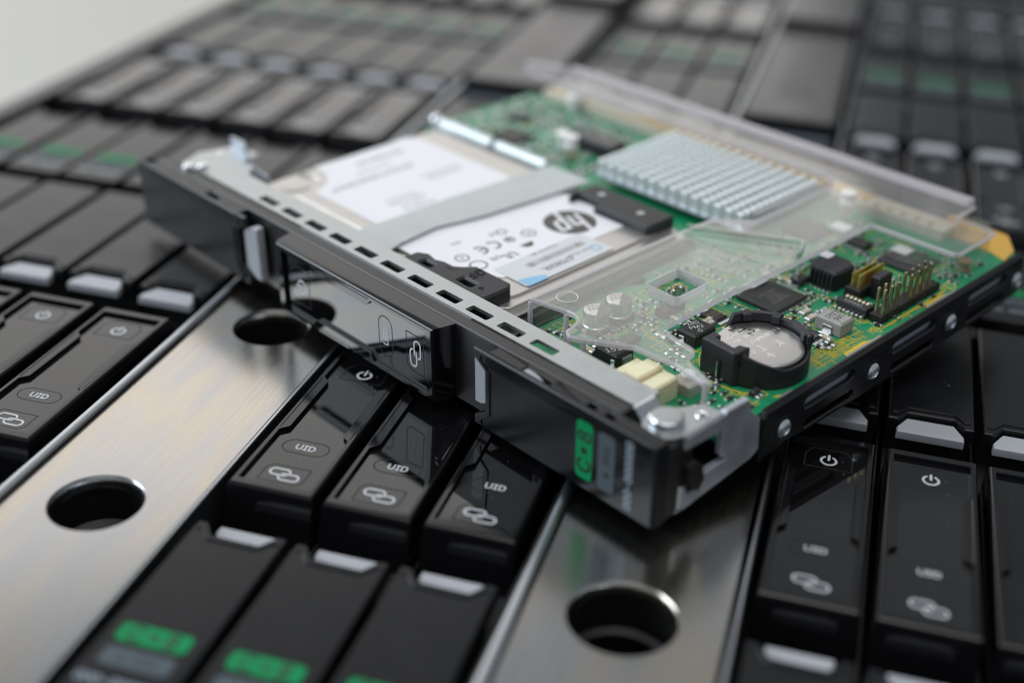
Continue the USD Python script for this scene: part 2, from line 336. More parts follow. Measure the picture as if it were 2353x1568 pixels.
    obj('unit_lettering', words('UID', .085, (0, 3.675, .034), (1, 0, 0), (0, 1, 0), bold=True), 'icon', pt)
    obj('link_icon', ext(link_icon(3.176), .034, .0355), 'icon', pt)
    gr = [outline(Polygon([(-.235, 5.07), (.235, 5.07), (.235, 5.30), (.17, 5.42), (-.17, 5.42), (-.235, 5.30)]), .013),
          outline(LineString([(-.13, 3.675), (.13, 3.675)]).buffer(.115, quad_segs=6), .013),
          outline(Polygon([(-.225, 3.04), (.175, 3.04), (.225, 3.10), (.225, 3.32), (-.175, 3.32), (-.225, 3.26)]), .013)]
    for q in gr: obj('button_outline', ext(q, .034, .0348), 'groove', pt)

# ------------------------------------------------------------------ table, chassis
W = 2.057; PIT = 9.36
def colx(v): return v + .5 + (W if v >= 6 else 0) + (W if v >= 9 else 0)
def grid_sheet(x0, x1, y0, y1, z):
    return trimesh.Trimesh([(x0, y0, z), (x1, y0, z), (x1, y1, z), (x0, y1, z)], [(0, 1, 2), (0, 2, 3)], process=False)
tb = obj('tabletop', rb(-150, 150, -60, 190, -10.0, -8.6), 'tabletop')
tag(tb, 'white seamless tabletop beyond and below the black chassis', kind='structure')

XL, XR, YF, YB = -.16, 19.28, -.4, 28.15
ch = xf('server_chassis')
tag(ch, 'large black server chassis holding the rows of cartridges', 'server chassis')
obj('bay_floor', rb(XL - .2, XR + .2, YF - 1.6, YB + .2, -1.5, -1.3), 'dark', ch)
for nm, b in (('side_wall', (XL - .42, XL, -3.0, YB + .5)), ('side_wall', (XR, XR + .42, -3.0, YB + .5))):
    sw = obj(nm, rb(b[0], b[1], b[2], b[3], -8.55, .05, .03), 'slab', ch)
obj('end_wall', rb(XL, XR, YB, YB + .5, -8.55, .05, .03), 'slab', ch)
obj('end_wall', rb(XL, XR, -3.0, -2.6, -8.55, .05, .03), 'slab', ch)
obj('side_flange', rb(XL - .62, XL - .42, -3.0, YB + .5, -.42, -.30, .02), 'rail', ch)
for y in np.arange(9.5, 28, 2.9):
    obj('flange_lug', ext(R(XL - .60, y, XL - .43, y + .22, .04), -.30, -.02, .03), 'rail', ch)
# cross bars between rows, with white slot numbers
for row in range(4):
    y0 = row * PIT - .41
    bar = obj('cross_bar', [rb(XL, 5.99, y0, y0 + .28, -.9, -.16, .02), rb(6 + W, 11 - .01 + 0 * W, y0, y0 + .28, -.9, -.16, .02), rb(11 + 2 * W - 2.057 + 2.06, XR, y0, y0 + .28, -.9, -.16, .02)] if False else
              [rb(XL, 6.0, y0, y0 + .28, -.9, -.16, .02), rb(6 + W, 9 + W, y0, y0 + .28, -.9, -.16, .02), rb(9 + 2 * W, XR, y0, y0 + .28, -.9, -.16, .02)], 'slab', ch)
    if row in (1, 2):
        for v in range(15):
            obj('slot_number', words(str((24 if row == 1 else 9) + v), .17, (colx(v) - .02, y0 + .13, -.16), (1, 0, 0), (0, 1, 0), depth=.004, bold=True), 'icon', bar)
# slot dividers
for v in range(1, 15):
    if v in (6, 9): continue
    x = colx(v) - .5
    obj('slot_divider', rb(x - .012, x + .012, YF, YB, -1.3, -.42), 'dark', ch)
# satin rails along the two lanes
def rail_bar(x, w, z1):
    c = w / 2; p = [(-c, -.5), (c, -.5), (c, z1 - .02), (c * .5, z1), (-c * .5, z1), (-c, z1 - .02)]
    m = ext(Polygon(p), -2.6, 28.1); return remap(m, ((0, 1), (2, -1), (1, 1)), False) if False else trimesh.Trimesh(np.c_[np.asarray(m.vertices)[:, 0] + x, np.asarray(m.vertices)[:, 2], np.asarray(m.vertices)[:, 1]], np.asarray(m.faces)[:, ::-1], process=False)
LANE = (6.0, 9 + W)
for L0 in LANE:
    obj('lane_rail', rail_bar(L0 + .165, .10, .04), 'rail', ch, smooth=40)
    obj('lane_rail', rail_bar(L0 + W - .055, .055, .04), 'rail', ch, smooth=40)
    obj('lane_rail', rail_bar(L0 + .06, .05, -.10), 'dark', ch)

# steel cover plates with finger holes
def lane_plate(L0, label, holes, rr=.44):
    t = xf('steel_cover_plate'); tag(t, label, 'cover plate', 'steel cover plates between the cartridge banks')
    pl = R(L0 + .235, -2.5, L0 + W - .13, 8.55, .06)
    for hy in holes: pl = pl.difference(disc(L0 + 1.06, hy, rr + .012, 16))
    obj('plate', ext(pl, -.10, -.029), 'steel', t)
    for hy in holes:
        m = revolve([(rr - .022, -.17), (rr - .022, -.125), (rr - .016, -.08), (rr - .003, -.046), (rr + .012, -.029)], 64)
        o = obj('hole_rim', trimesh.Trimesh(np.asarray(m.vertices) + [L0 + 1.06, hy, 0], m.faces, process=False), 'steel', t, smooth=60)
        m = revolve([(rr + .01, -.05), (rr + .01, -.55), (rr - .05, -.60), (rr - .05, -.63), (rr, -.66), (rr - .03, -1.05), (.0, -1.05)], 48)
        obj('finger_cup', trimesh.Trimesh(np.asarray(m.vertices) + [L0 + 1.06, hy, 0], np.asarray(m.faces), process=False), 'dark', t, smooth=40)
lane_plate(LANE[0], 'left brushed steel cover plate with two round finger holes', (2.25, 5.98))
lane_plate(LANE[1], 'right brushed steel cover plate, its finger hole below the label panel', (2.27, 5.98), .475)

def switch_module(L0, label):
    t = xf('switch_module'); tag(t, label, 'switch module', 'black switch modules in the lanes')
    a, b = L0 + .30, L0 + W - .20
    obj('panel', rb(a, b, 8.75, 15.05, -.4, .0, .02), 'panel', t)
    obj('latch', rb(a + .03, b - .03, 15.08, 15.40, -.3, -.02, .03), 'greylab', t)
    obj('housing', rb(a, b, 15.45, 21.45, -.5, .26, .04), 'slab', t)
    obj('inset_label', ext(R(a + .45, 16.6, b - .45, 20.2, .08), .26, .265), 'panel', t)
    obj('housing', rb(a, b, 21.5, 27.6, -.5, .46, .04), 'slab', t)
switch_module(LANE[0], 'black switch module at the far end of the left lane')
switch_module(LANE[1], 'black switch module at the far end of the right lane')

# ------------------------------------------------------------------ cartridges seated in the chassis
def project(p):
    q = (np.asarray(p, float) - CP) @ CM
    return 512 + q[0] / -q[2] * F * 1024, 341 - q[1] / -q[2] * F * 1024
def in_view(x, y0):
    pts = [project((x + dx, y0 + u, 0)) for dx in (-.45, .45) for u in (0, 2.2, 4.5, 6.7, 8.9)]
    return any(-14 < a < 1038 and -14 < b < 696 for a, b in pts)
BANK = ['left bank', 'middle bank', 'right bank']
ORD = ['first', 'second', 'third', 'fourth', 'fifth', 'sixth']
ROWN = ['near row', 'middle row', 'far row']
def seat_label(row, v):
    if v < 6: where = '%s left of the left lane' % ORD[5 - v]
    elif v < 9: where = ['just right of the left lane', 'midway between the two lanes', 'just left of the right lane'][v - 6]
    else: where = '%s right of the right lane' % ORD[v - 9]
    return 'black seated cartridge in the %s, %s' % (ROWN[row], where)
proto = None
for row in range(3):
    for v in range(15):
        if (row, v) in ((0, 15),): continue
        if not in_view(colx(v), row * PIT): continue
        ja = RNG.normal(0, .0011); t = xf('seated_cartridge', mat3=np.array([[math.cos(ja), math.sin(ja), 0], [-math.sin(ja), math.cos(ja), 0], [0, 0, 1]]), loc=(colx(v) + RNG.normal(0, .006), row * PIT + RNG.normal(0, .012), RNG.normal(0, .006)))
        tag(t, seat_label(row, v), 'server cartridge', 'black server cartridges seated in the chassis')
        if proto is None:
            proto = t
            obj('inner_body', [rb(-.44, .44, -.05, 2.0, -.9, -.17), rb(-.44, .44, 2.0, 6.5, -.9, -.46), rb(-.44, .44, 6.5, 8.88, -.9, -.17)], 'body', t)
            face_parts(t)
        else:
            t.GetReferences().AddInternalReference(proto.GetPath()); t.SetInstanceable(True)

# ------------------------------------------------------------------ the loose cartridge lying open on top
AX = np.array([[-0.02263174, -0.03887721, 0.99898767], [-0.86422973, 0.50309737, 0.0], [-0.50258807, -0.86335485, -0.04498481]])   # rows: h, u, out
mc = xf('open_cartridge', mat3=AX, loc=(12.04242762, 3.31291723, .6169252))
tag(mc, 'open server cartridge with green circuit board lying askew on top of the others', 'server cartridge')
face_parts(mc, .05)
HB = .08                     # circuit board top

# front body and tray
hole = lambda u0, u1, d0, d1: sbox(u0, d0, u1, d1)
obj('front_body', TP(R(.47, .18, 8.75, .355, .02), -.45, .464, .022, .02), 'texblack', mc, smooth='soft')
obj('front_body', TP(R(-.10, .18, .468, .355, .02), -.45, .35, .02, .02), 'texblack', mc, smooth='soft')
# upper lips that close the panels against the front body
lip = R(-.06, -.0, 2.12, .19).difference(R(1.28, .02, 1.66, .17)).difference(R(.70, .06, .80, .14)).difference(R(.47, .06, .57, .14))
obj('panel_lip', TP(lip, .30, .452, .01), 'panel', mc)
lip = R(6.58, 0, 8.68, .19).difference(R(7.1, .05, 7.35, .15))
obj('panel_lip', TP(lip, .30, .452, .01), 'panel', mc)
obj('latch_prong', TP(Polygon([(1.655, .06), (1.36, .07), (1.60, .155), (1.655, .155)]), .30, .435), 'latch', mc)
obj('panel_end', [TP(R(-.105, .045, -.05, .185), -.45, .45), TP(R(-.05, .045, 2.1, .18), -.45, -.40)], 'panel', mc)
obj('panel_end', [TP(R(8.86, .045, 8.915, .185), -.45, .45), TP(R(6.6, .045, 8.86, .18), -.45, -.40)], 'panel', mc)
# tray sheet along the front with ventilation slots
st = Polygon([(.47, .365), (8.12, .365), (8.3, .55), (8.3, .95), (7.62, .95), (7.45, .76), (.47, .70)])
slots = [6.68 - .484 * k for k in range(11)]
su = [6.575 - .4785 * k for k in range(11)]
for c in su: st = st.difference(R(c - .165, .43, c + .165, .555, .02, 2))
obj('vent_strip', TP(st, .425, .47), 'zinc', mc)
obj('strip_flange', TP(R(.50, .372, 8.2, .395), -.35, .425), 'zinc', mc)
obj('strip_fold', DP(Polygon([(.47, .47), (.47, .44), (.40, .385), (.36, .385), (.39, .41), (.445, .47)]), .33, .62, .004), 'chrome', mc)
obj('tray_floor', TP(Polygon([(0, .40), (7.55, .40), (7.55, 3.95), (7.95, 3.95), (7.95, 6.55), (0, 6.55)]), -.42, -.36), 'dark', mc)
obj('tray_underside', TP(sbox(.25, .5, 7.4, 6.3), -.60, -.42), 'dark', mc)
obj('inner_wall', TP(sbox(2.69, 1.05, 2.75, 3.9), -.36, .16), 'body', mc)
# left front bracket
br = obj('hinge_bracket', TP(Polygon([(7.62, .62), (8.45, .40), (8.62, .75), (8.46, 1.25), (8.0, 1.30), (7.95, .95), (7.62, .95)]), .405, .43, .006), 'zinc', mc)
obj('bracket_tab', DP(Polygon([(8.38, .10), (8.38, .62), (8.06, .62), (8.03, .46), (7.95, .36), (7.82, .31), (7.56, .29), (7.56, .10)]), 1.10, 1.14), 'alu', br)
for (u, d) in ((8.14, .30), (8.02, .44)):
    obj('rivet', hcyl(u, d, [(0, .43), (.075, .43), (.075, .49), (.055, .52), (0, .525)], 20), 'chrome', br, smooth=40)
obj('rivet', hcyl(8.33, .9, [(0, .43), (.06, .43), (.05, .46), (0, .47)], 20), 'chrome', br, smooth=40)
# right front bracket
rbk = obj('corner_bracket', SP(Polygon([(.43, .365), (.99, .37), (1.01, .39), (1.34, .38), (1.39, .23), (1.55, .07), (1.58, -.30), (1.47, -.36), (.47, -.455), (.40, -.42), (.40, -.20), (.47, -.20), (.50, -.30), (.63, -.30), (.65, -.17), (1.07, -.17), (.97, -.09), (.97, .20), (.43, .225)]), -.10, -.03, .0, .008), 'alu', mc)
plate = unary_union([Polygon([(-.085, .42), (-.085, .97), (.14, .97), (.26, .74), (.40, .60), (.40, .36)]), disc(.16, .46, .235, 10)])
obj('bolt_plate', TP(plate, .362, .385, .006), 'zinc', rbk)
obj('bolt_head', hcyl(.17, .46, [(0, .385), (.150, .385), (.150, .462), (.140, .473), (0, .475)], 48), 'zinc', rbk, smooth=30)
obj('bolt_collar', hcyl(.17, .46, [(.150, .385), (.166, .387), (.170, .40), (.168, .445), (.158, .462), (.150, .466)], 48), 'chrome', rbk, smooth=60)
obj('screw_hole', hcyl(.03, .80, [(0, .389), (.035, .388), (.045, .395), (.06, .395), (.068, .386)], 24), 'chrome', rbk, smooth=30)
obj('screw_recess', hcyl(.03, .80, [(0, .3895), (.03, .3895), (.03, .391), (0, .391)], 16), 'ink', rbk)
obj('hinge_knob', [TP(R(-.06, .36, .16, .62, .06), -.34, .30, .02), SP(Polygon([(.46, -.16), (.62, -.30), (.70, -.20), (.66, -.02), (.56, .06), (.46, .04)]), -.135, .10, .03)], 'body', rbk)
obj('hinge_pin', hcyl(-.06, .425, [(0, -.42), (.045, -.42), (.045, -.20), (.03, -.18), (0, -.18)], 20), 'chrome', rbk, smooth=40)
obj('bracket_foot', TP(Polygon([(-.09, .36), (-.09, .60), (.2, .55), (.2, .36)]), -.455, -.43), 'zinc', rbk)
obj('red_tab', cb(.52, .62, .365, .41, .36, .42), 'red', mc)

# ---- right side rail with slots and screws
rail = Polygon([(1.60, -.46), (1.60, .05), (1.66, .085), (6.64, .085), (6.72, .0), (6.72, -.44), (6.20, -.475), (5.30, -.475), (5.2, -.475), (3.30, -.475), (2.30, -.46), (2.24, -.44), (2.02, -.42), (1.9, -.46)])
for a in (2.30, 3.89, 5.46):
    rail = rail.difference(R(a, -.165, a + .86, -.045, .055, 5)).difference(R(a + .04, -.405, a + .80, -.315, .03, 3)).difference(disc(a + .84, -.36, .055, 6))
sr = obj('side_rail', SP(rail, -.105, -.055, .0, .016), 'railblack', mc)
obj('rail_lip', SP(R(1.66, .06, 6.64, .10, .015), -.075, -.03, .01, .01), 'railblack', sr)
obj('rail_backing', SP(R(1.7, -.23, 6.6, .03), -.035, -.02), 'slotback', sr)
obj('rail_lower_lip', SP(R(2.0, -.47, 6.6, -.43), -.055, .02), 'railblack', sr)
obj('rail_post', SP(R(1.585, -.46, 1.64, .06, .02), -.125, -.05, .015, .015), 'railblack', sr)
def star(r, k=6, q=.62):
    return Polygon([((r if i % 2 == 0 else r * q) * math.cos(i * math.pi / k), (r if i % 2 == 0 else r * q) * math.sin(i * math.pi / k)) for i in range(2 * k)])
def ucyl(d, h, prof, u0, n=32):
    m = revolve(prof, n); v = np.asarray(m.vertices)
    return fixn(trimesh.Trimesh(np.c_[h + v[:, 1], u0 - v[:, 2], -(d + v[:, 0])], m.faces, process=False))
for d in (1.96, 3.53, 5.09, 6.59):
    dome = ucyl(d, -.23, [(0, 0), (.100, 0), (.100, .012), (.088, .030), (.066, .042), (.058, .044), (.050, .030), (0, .026)], -.104)
    b = obj('screw', dome, 'screw', sr, smooth=28)
    obj('socket_star', SP(affinity.translate(star(.056), d, -.23).difference(affinity.translate(disc(0, 0, .022, 6), d, -.23)), -.138, -.126, .0, .006), 'screw', b, smooth='soft')
    obj('washer', SP(disc(d, -.23, .135, 14), -.113, -.10, .0, .008), 'railblack', b, smooth='soft')
for d in (2.02, 2.42, 3.43, 4.95):
    pass

# ---- hard drive
dp = R(2.80, .90, 7.52, 3.95, .10)
hd = obj('hard_drive', [TP(dp, -.30, .20, .02), TP(R(2.88, .97, 7.45, 3.88, .14), .20, .262, .008), TP(R(2.77, .87, 7.55, 3.98, .06), -.05, -.02)], 'drive', mc)
obj('raised_cover', TP(unary_union([R(3.02, 1.10, 5.2, 3.80, .22), R(5.0, 1.06, 7.40, 3.80, .25).difference(disc(7.16, 1.25, .34, 10))]), .26, .288, .004), 'drive', hd)
obj('dimple', hcyl(7.16, 1.25, [(0, .262), (.20, .262), (.20, .272), (.16, .278), (0, .278)], 32), 'drive', hd, smooth=40)
HL = .290
lw = obj('drive_label', TP(Polygon([(3.43, 1.45), (3.43, 3.52), (4.52, 3.55), (4.90, 3.3), (5.0, 2.2), (5.0, 1.7), (4.95, 1.08), (3.95, 1.08), (3.70, 1.30)]).buffer(.03), HL, HL + .004), 'label', hd)
l2 = obj('barcode_label', TP(R(3.06, 1.48, 3.62, 2.88, .03), HL + .005, HL + .009), 'label2', hd)
l3 = obj('maker_label', TP(unary_union([R(5.33, 1.27, 7.42, 3.44, .14)]).difference(disc(7.30, 1.20, .55, 14)).difference(Polygon([(7.2, 1.1), (7.7, 1.1), (7.7, 1.95)])), HL, HL + .004), 'label', hd)
bl = obj('blue_sticker', TP(Polygon([(3.05, 1.50), (3.05, 1.80), (3.13, 1.82), (3.20, 1.66), (3.24, 1.50)]), HL + .009, HL + .012), 'blue', hd)
# emblem on the drive label: dark disc with slanted white letters cut through it
def emblem(cx, cy, r):
    sh = lambda x0, y0, x1, y1: Polygon([(x + .36 * y, y) for x, y in ((x0, y0), (x1, y0), (x1, y1), (x0, y1))])
    w = .17
    hpart = [sh(-.60, -.42, -.60 + w, 1.2), sh(-.60, .27, -.14, .43), sh(-.22, -.42, -.22 + w, .36)]
    ppart = [sh(.10, -1.2, .10 + w, .43), sh(.10, .27, .60, .43), sh(.50, -.34, .50 + w, .36), sh(.10, -.42, .60, -.27)]
    g = disc(0, 0, 1, 20).difference(unary_union(hpart + ppart))
    return affinity.translate(affinity.scale(g, r, r, origin=(0, 0)), cx, cy)
def flat_print(poly, u, d, h, du, upu, t=.002):
    m = ext(poly, 0, t); v = np.asarray(m.vertices)
    x, y = np.array((0, du[0], -du[1])), np.array((0, upu[0], -upu[1])); z = np.cross(x, y)
    return trimesh.Trimesh(np.array((h, u, -d)) + v[:, :1] * x + v[:, 1:2] * y + v[:, 2:] * z, m.faces, process=False)
BK, DN = (0, -1), (-1, 0)      # lettering that runs towards the front with its tops towards the right rail
HP = HL + .004
obj('round_emblem', flat_print(emblem(0, 0, .325), 3.92, 3.02, HP, BK, DN), 'greyink', lw)
marks = []
for u, d, r in ((4.04, 2.44, .085), (4.06, 2.15, .06), (4.08, 1.42, .08), (3.82, 1.44, .10), (4.28, 2.22, .06)):
    marks.append(flat_print(outline(disc(0, 0, r, 8), .018), u, d, HP, BK, DN))
marks += [tw('R', .07, 4.04, 2.44, HP, BK, DN), tw('e', .09, 4.06, 2.15, HP, BK, DN, bold=True), tw('4', .07, 4.08, 1.42, HP, BK, DN),
          tw('UL', .12, 3.75, 1.86, HP, BK, DN, bold=True), tw('us', .10, 3.80, 1.70, HP, BK, DN), tw('003', .06, 4.42, 1.62, HP, BK, DN), tw('LR', .07, 4.30, 2.10, HP, BK, DN),
          flat_print(Polygon([(-.10, 0), (.10, 0), (.06, .08), (0, .10), (-.06, .08)]), 3.86, 2.22, HP, BK, DN)]
for k, dd in enumerate((1.90, 1.70)):
    arc = outline(disc(0, 0, .085, 10), .028).difference(sbox(.03, -.2, .2, .2)); marks.append(flat_print(arc, 4.08, dd, HP, BK, DN))
marks.append(flat_print(R(-.07, -.012, .03, .012), 4.08, 1.70, HP, BK, DN))
obj('printed_marks', marks, 'greyink', lw, kind='stuff')
bars = []; q = 1.82
while q < 2.72:
    w = RNG.choice([.008, .014, .022]); bars.append(flat_print(sbox(0, 0, w, .10), 3.46, q, HL + .009, (0, 1), (-1, 0), .0015)); q += w + RNG.choice([.012, .02])
obj('barcode', bars, 'greyink', l2, kind='stuff')
obj('lettering', [tw('C7DS20L', .075, 3.22, 2.12, HL + .009, BK, DN, bold=True), tw('653949-001 GMB', .035, 3.26, 2.52, HL + .009, BK, DN), tw('PVZ6C0 54 J82', .04, 3.58, 2.25, HL + .009, BK, DN)], 'greyink', l2, kind='stuff')
obj('blue_seal', flat_print(outline(disc(0, 0, .06, 8), .025), 3.22, 2.74, HL + .009, BK, DN), 'blue', l2)
tx = []
for u, d0, n_, hh in ((7.10, 2.6, 9, .10), (6.85, 2.3, 16, .04), (6.62, 2.1, 15, .10), (6.2, 2.9, 16, .045), (6.08, 2.9, 14, .045), (5.9, 2.0, 12, .045), (5.78, 2.0, 14, .045), (5.66, 2.0, 10, .045), (5.54, 2.0, 12, .045)):
    tx.append(tw(''.join(RNG.choice(list('AEHNSTC0123456789'), n_)), hh, u, d0, HP, BK, DN))
obj('fine_print', tx, 'greyink', l3, kind='stuff')
# strap over the drive
strap = Polygon([(4.66, .66), (5.42, .66), (5.40, 2.4), (5.28, 4.05), (4.55, 4.05), (4.60, 3.4), (4.72, 2.3), (4.86, 1.7), (4.80, 1.1)])
sp = obj('drive_strap', [TP(strap, .315, .335, .006), TP(sbox(4.66, .60, 5.42, .67), .33, .46)], 'zincdull', mc)
# rubber corner clips
c1 = Polygon([(4.36, .74), (3.05, .74), (3.0, .80), (3.0, 1.16), (3.08, 1.24), (3.62, 1.24), (3.72, 1.12), (3.80, 1.06), (3.95, 1.06), (4.06, 1.02), (4.22, 1.06), (4.36, .98)])
c1 = c1.difference(R(3.96, .84, 4.14, .93, .01)).difference(R(3.30, .86, 3.52, .96, .01))
k1 = obj('drive_clip', TP(c1, .20, .43, .025), 'rubber', mc)
obj('moulded_mark', [tw('GF', .13, 3.48, 1.10, .43, BK, DN, depth=.008), tw('<', .08, 3.18, .92, .43, BK, DN, depth=.008), flat_print(R(-.06, -.012, .06, .012), 3.76, .98, .43, (1, -.3), (.3, 1), .008)], 'body', k1)
obj('clip_leg', cb(3.0, 3.10, .80, 1.2, -.1, .24, .02), 'rubber', k1)
c2 = R(3.02, 3.42, 4.36, 3.92, .05).difference(R(3.9, 3.42, 4.3, 3.56))
k2 = obj('drive_clip', TP(c2, .10, .40, .025), 'rubber', mc)
for u, d in ((4.05, 3.72), (3.35, 3.66)): obj('pad', hcyl(u, d, [(0, .40), (.05, .40), (.05, .408), (0, .408)], 16), 'zinc', k2)
obj('clip_leg', cb(3.02, 3.10, 3.45, 3.9, -.1, .2, .02), 'rubber', k2); obj('clip_screw', hcyl(3.05, 3.36, [(0, .05), (.035, .05), (.035, .22), (0, .24)], 14), 'chrome', k2, smooth=40)
# rolled rear tray wall
rw = obj('tray_wall', [SP(Polygon([(3.98, .02), (4.16, .02), (4.16, .30), (4.10, .36), (4.03, .36), (3.98, .30)]), 6.42, 7.55, .03, .03), SP(Polygon([(3.98, .02), (4.16, .02), (4.16, .30), (4.10, .36), (4.03, .36), (3.98, .30)]), 5.35, 6.36, .03, .03)], 'zincdull', mc)
obj('rivet', hcyl(7.62, 4.05, [(0, .2), (.10, .2), (.10, .33), (.06, .38), (0, .39)], 24), 'chrome', rw, smooth=40)

# ---- circuit board
pb = unary_union([Polygon([(-.045, 1.0), (2.60, 1.0), (2.60, 2.6), (2.50, 2.78), (2.50, 2.85), (2.66, 2.95), (2.66, 3.95), (2.9, 4.12), (7.98, 4.12), (7.98, 6.30), (1.3, 6.55), (-.045, 6.62)]), R(.5, .72, 2.5, 1.1)])
board = obj('circuit_board', TP(pb, HB - .07, HB), 'pcb', mc)
for d0, d1 in ((1.95, 2.17), (3.10, 3.74), (4.64, 5.26)):
    obj('plated_edge', TP(R(-.044, d0, -.002, d1, .01), HB, HB + .012), 'edgegrey', board)
    obj('bare_edge', TP(Polygon([(-.002, d0 + .02), (.045, d0 + .05), (.045, d1 - .25), (-.002, d1 - .10)]), HB, HB + .002), 'silk', board)
obj('gold_corner', TP(Polygon([(-.03, 6.35), (.25, 6.45), (.95, 6.50), (1.1, 7.05), (.28, 7.0), (.02, 6.66)]), HB - .05, HB + .02, .01), 'amber', board)
SILK = []; H1 = HB + .0015
def sline(pts, w=.010, closed=False):
    g = LineString(pts + ([pts[0]] if closed else [])).buffer(w / 2, cap_style=2, join_style=2); SILK.append(TP(g, HB, H1))
def sbx(a, b, c, d): sline([(a, c), (b, c), (b, d), (a, d)], closed=True)

OCC = []      # footprints already taken (u0,u1,d0,d1)
def take(a, b, c, d): OCC.append((a - .02, b + .02, c - .02, d + .02))
def chip(name, u0, u1, d0, d1, th, sides='', n=6, lines=(), m='chip', txt='chiptext', ins=None, top=None, **kw):
    take(u0, u1, d0, d1)
    c = obj(name, TP(sbox(u0, d0, u1, d1), HB + .008, HB + th, .012), m, mc, **kw)
    for s in sides:
        leads = []
        for i in range(n):
            f = (i + .5) / n
            if s in 'ab':            # along d
                uu = u0 if s == 'a' else u1; sg = -1 if s == 'a' else 1; q = d0 + f * (d1 - d0); w = .32 * (d1 - d0) / n
                leads.append(SP(sbox(q - w, 0, q + w, .01), *sorted((uu, uu + sg * .05))) if False else TP(sbox(min(uu, uu + sg * .055), q - w, max(uu, uu + sg * .055), q + w), HB + .002, HB + .4 * th + .004, .006))
            else:
                dd = d0 if s == 'c' else d1; sg = -1 if s == 'c' else 1; q = u0 + f * (u1 - u0); w = .32 * (u1 - u0) / n
                leads.append(TP(sbox(q - w, min(dd, dd + sg * .055), q + w, max(dd, dd + sg * .055)), HB + .002, HB + .4 * th + .004, .006))
        for L in leads: obj('lead', L, 'solder', c)
    if lines:
        t = []
        um, dm = (u0 + u1) / 2, (d0 + d1) / 2; k = len(lines); 
        for i, (s, hh) in enumerate(lines):
            t.append(tw(s, hh, um + (k / 2 - i - .5) * -hh * 1.7 * -1, dm, HB + th, BK, DN))
        obj('marking', t, txt, c)
    return c

# large programmable chip behind the battery
cc = chip('logic_chip', 1.00, 1.55, 3.27, 3.84, .055, lines=(('LVF7', .055), ('LCMX02-2000', .03), ('4BG256C', .03), ('6WB1013', .03), ('ALHVB-101', .03), ('E21250W 2013', .03)))
obj('paper_dot', TP(Polygon([(1.50, 3.50), (1.62, 3.44), (1.60, 3.72), (1.50, 3.78)]), HB + .075, HB + .08), 'label', cc)
chip('memory_chip', .46, 1.00, 5.21, 5.73, .055, lines=(('FC2013', .045), ('V6 7PB50', .035), ('108L-107', .035)))
obj('white_sticker', TP(R(.80, 5.52, 1.02, 5.72), HB + .055, HB + .06), 'label', mc)
chip('driver_chip', 1.24, 1.50, 5.33, 5.51, .08, 'c', 7)
chip('regulator_chip', 1.33, 1.56, 2.65, 2.83, .055, 'ab', 10, lines=(('AT35 8C', .035), ('1324 RT', .035)), txt='brownres')
chip('small_controller', .38, .56, 3.06, 3.27, .05, 'ac', 6, lines=(('TPS', .03), ('512', .03), ('AI4', .03)))
chip('memory_chip', 1.80, 2.25, 5.05, 5.50, .055)
obj('white_sticker', TP(R(1.62, 5.45, 1.85, 5.65), HB + .10, HB + .105), 'label', mc)
chip('logic_chip', 6.55, 7.02, 4.58, 4.95, .07)
chip('logic_chip', 7.12, 7.45, 5.25, 5.50, .06)
chip('logic_chip', 3.3, 3.7, 4.05, 4.25, .06) if False else None
chip('transistor', .15, .22, 1.77, 1.88, .07, 'a', 2)
chip('transistor', 1.66, 1.80, 1.55, 1.80, .06)
chip('transistor', 1.38, 1.44, 1.98, 2.10, .04)
chip('driver_chip', 1.22, 1.36, 4.0, 4.2, .09, 'c', 5)
# rear black bar connector
obj('bar_connector', TP(R(5.2, 5.15, 6.05, 5.45, .02), HB, HB + .22, .03), 'slab', mc); take(5.2, 6.05, 5.15, 5.45)
# boxy inductors
def inductor(u0, u1, d0, d1, th, m, lines, txt, pad='c', sc=.06):
    take(u0, u1, d0, d1)
    c = obj('inductor', TP(R(u0, d0, u1, d1, .015, 2), HB + .01, HB + th, .022), m, mc)
    um, dm = (u0 + u1) / 2, (d0 + d1) / 2
    if pad == 'c': obj('terminal', [cb(um - .035, um + .035, d0 - .012, d0 + .01, HB + .01, HB + th * .62), cb(um - .045, um + .045, d0 - .07, d0 + .01, HB + .001, HB + .022, .008)], 'solder', c)
    else: obj('terminal', [cb(u0 - .012, u0 + .01, dm - .05, dm + .05, HB + .01, HB + th * .55), cb(u0 - .06, u0, dm - .06, dm + .06, HB + .001, HB + .02, .008)], 'solder', c)
    k = len(lines)
    obj('marking', [tw(s, sc, um - (i - (k - 1) / 2) * sc * 1.45 * -1, dm, HB + th, (0, 1), (1, 0)) if pad == 'u' else tw(s, sc, um, dm, HB + th, BK, DN) for i, s in enumerate(lines)], txt, c)
    return c
inductor(1.155, 1.425, 2.075, 2.42, .155, 'chip', (), 'whitetext') if False else None
def ind_box(name, u0, u1, d0, d1, th, m, rows, txt, sc, dirv, upv, term):
    take(u0, u1, d0, d1)
    c = obj(name, TP(R(u0, d0, u1, d1, .012, 2), HB + .008, HB + th, .02), m, mc)
    um, dm = (u0 + u1) / 2, (d0 + d1) / 2; k = len(rows)
    if rows:
        obj('marking', [tw(s, sc, um + upv[0] * sc * 1.4 * ((k - 1) / 2 - i), dm + upv[1] * sc * 1.4 * ((k - 1) / 2 - i), HB + th, dirv, upv) for i, s in enumerate(rows)], txt, c)
    for (a, b, cc_, dd) in term:
        obj('terminal', [cb(a, b, cc_, dd, HB + .005, HB + th * .6, .004)], 'solder', c)
        obj('solder_fillet', cb(a - .012, b + .012, cc_ - .055, dd, HB + .001, HB + .026, .012), 'solder', c)
    return c
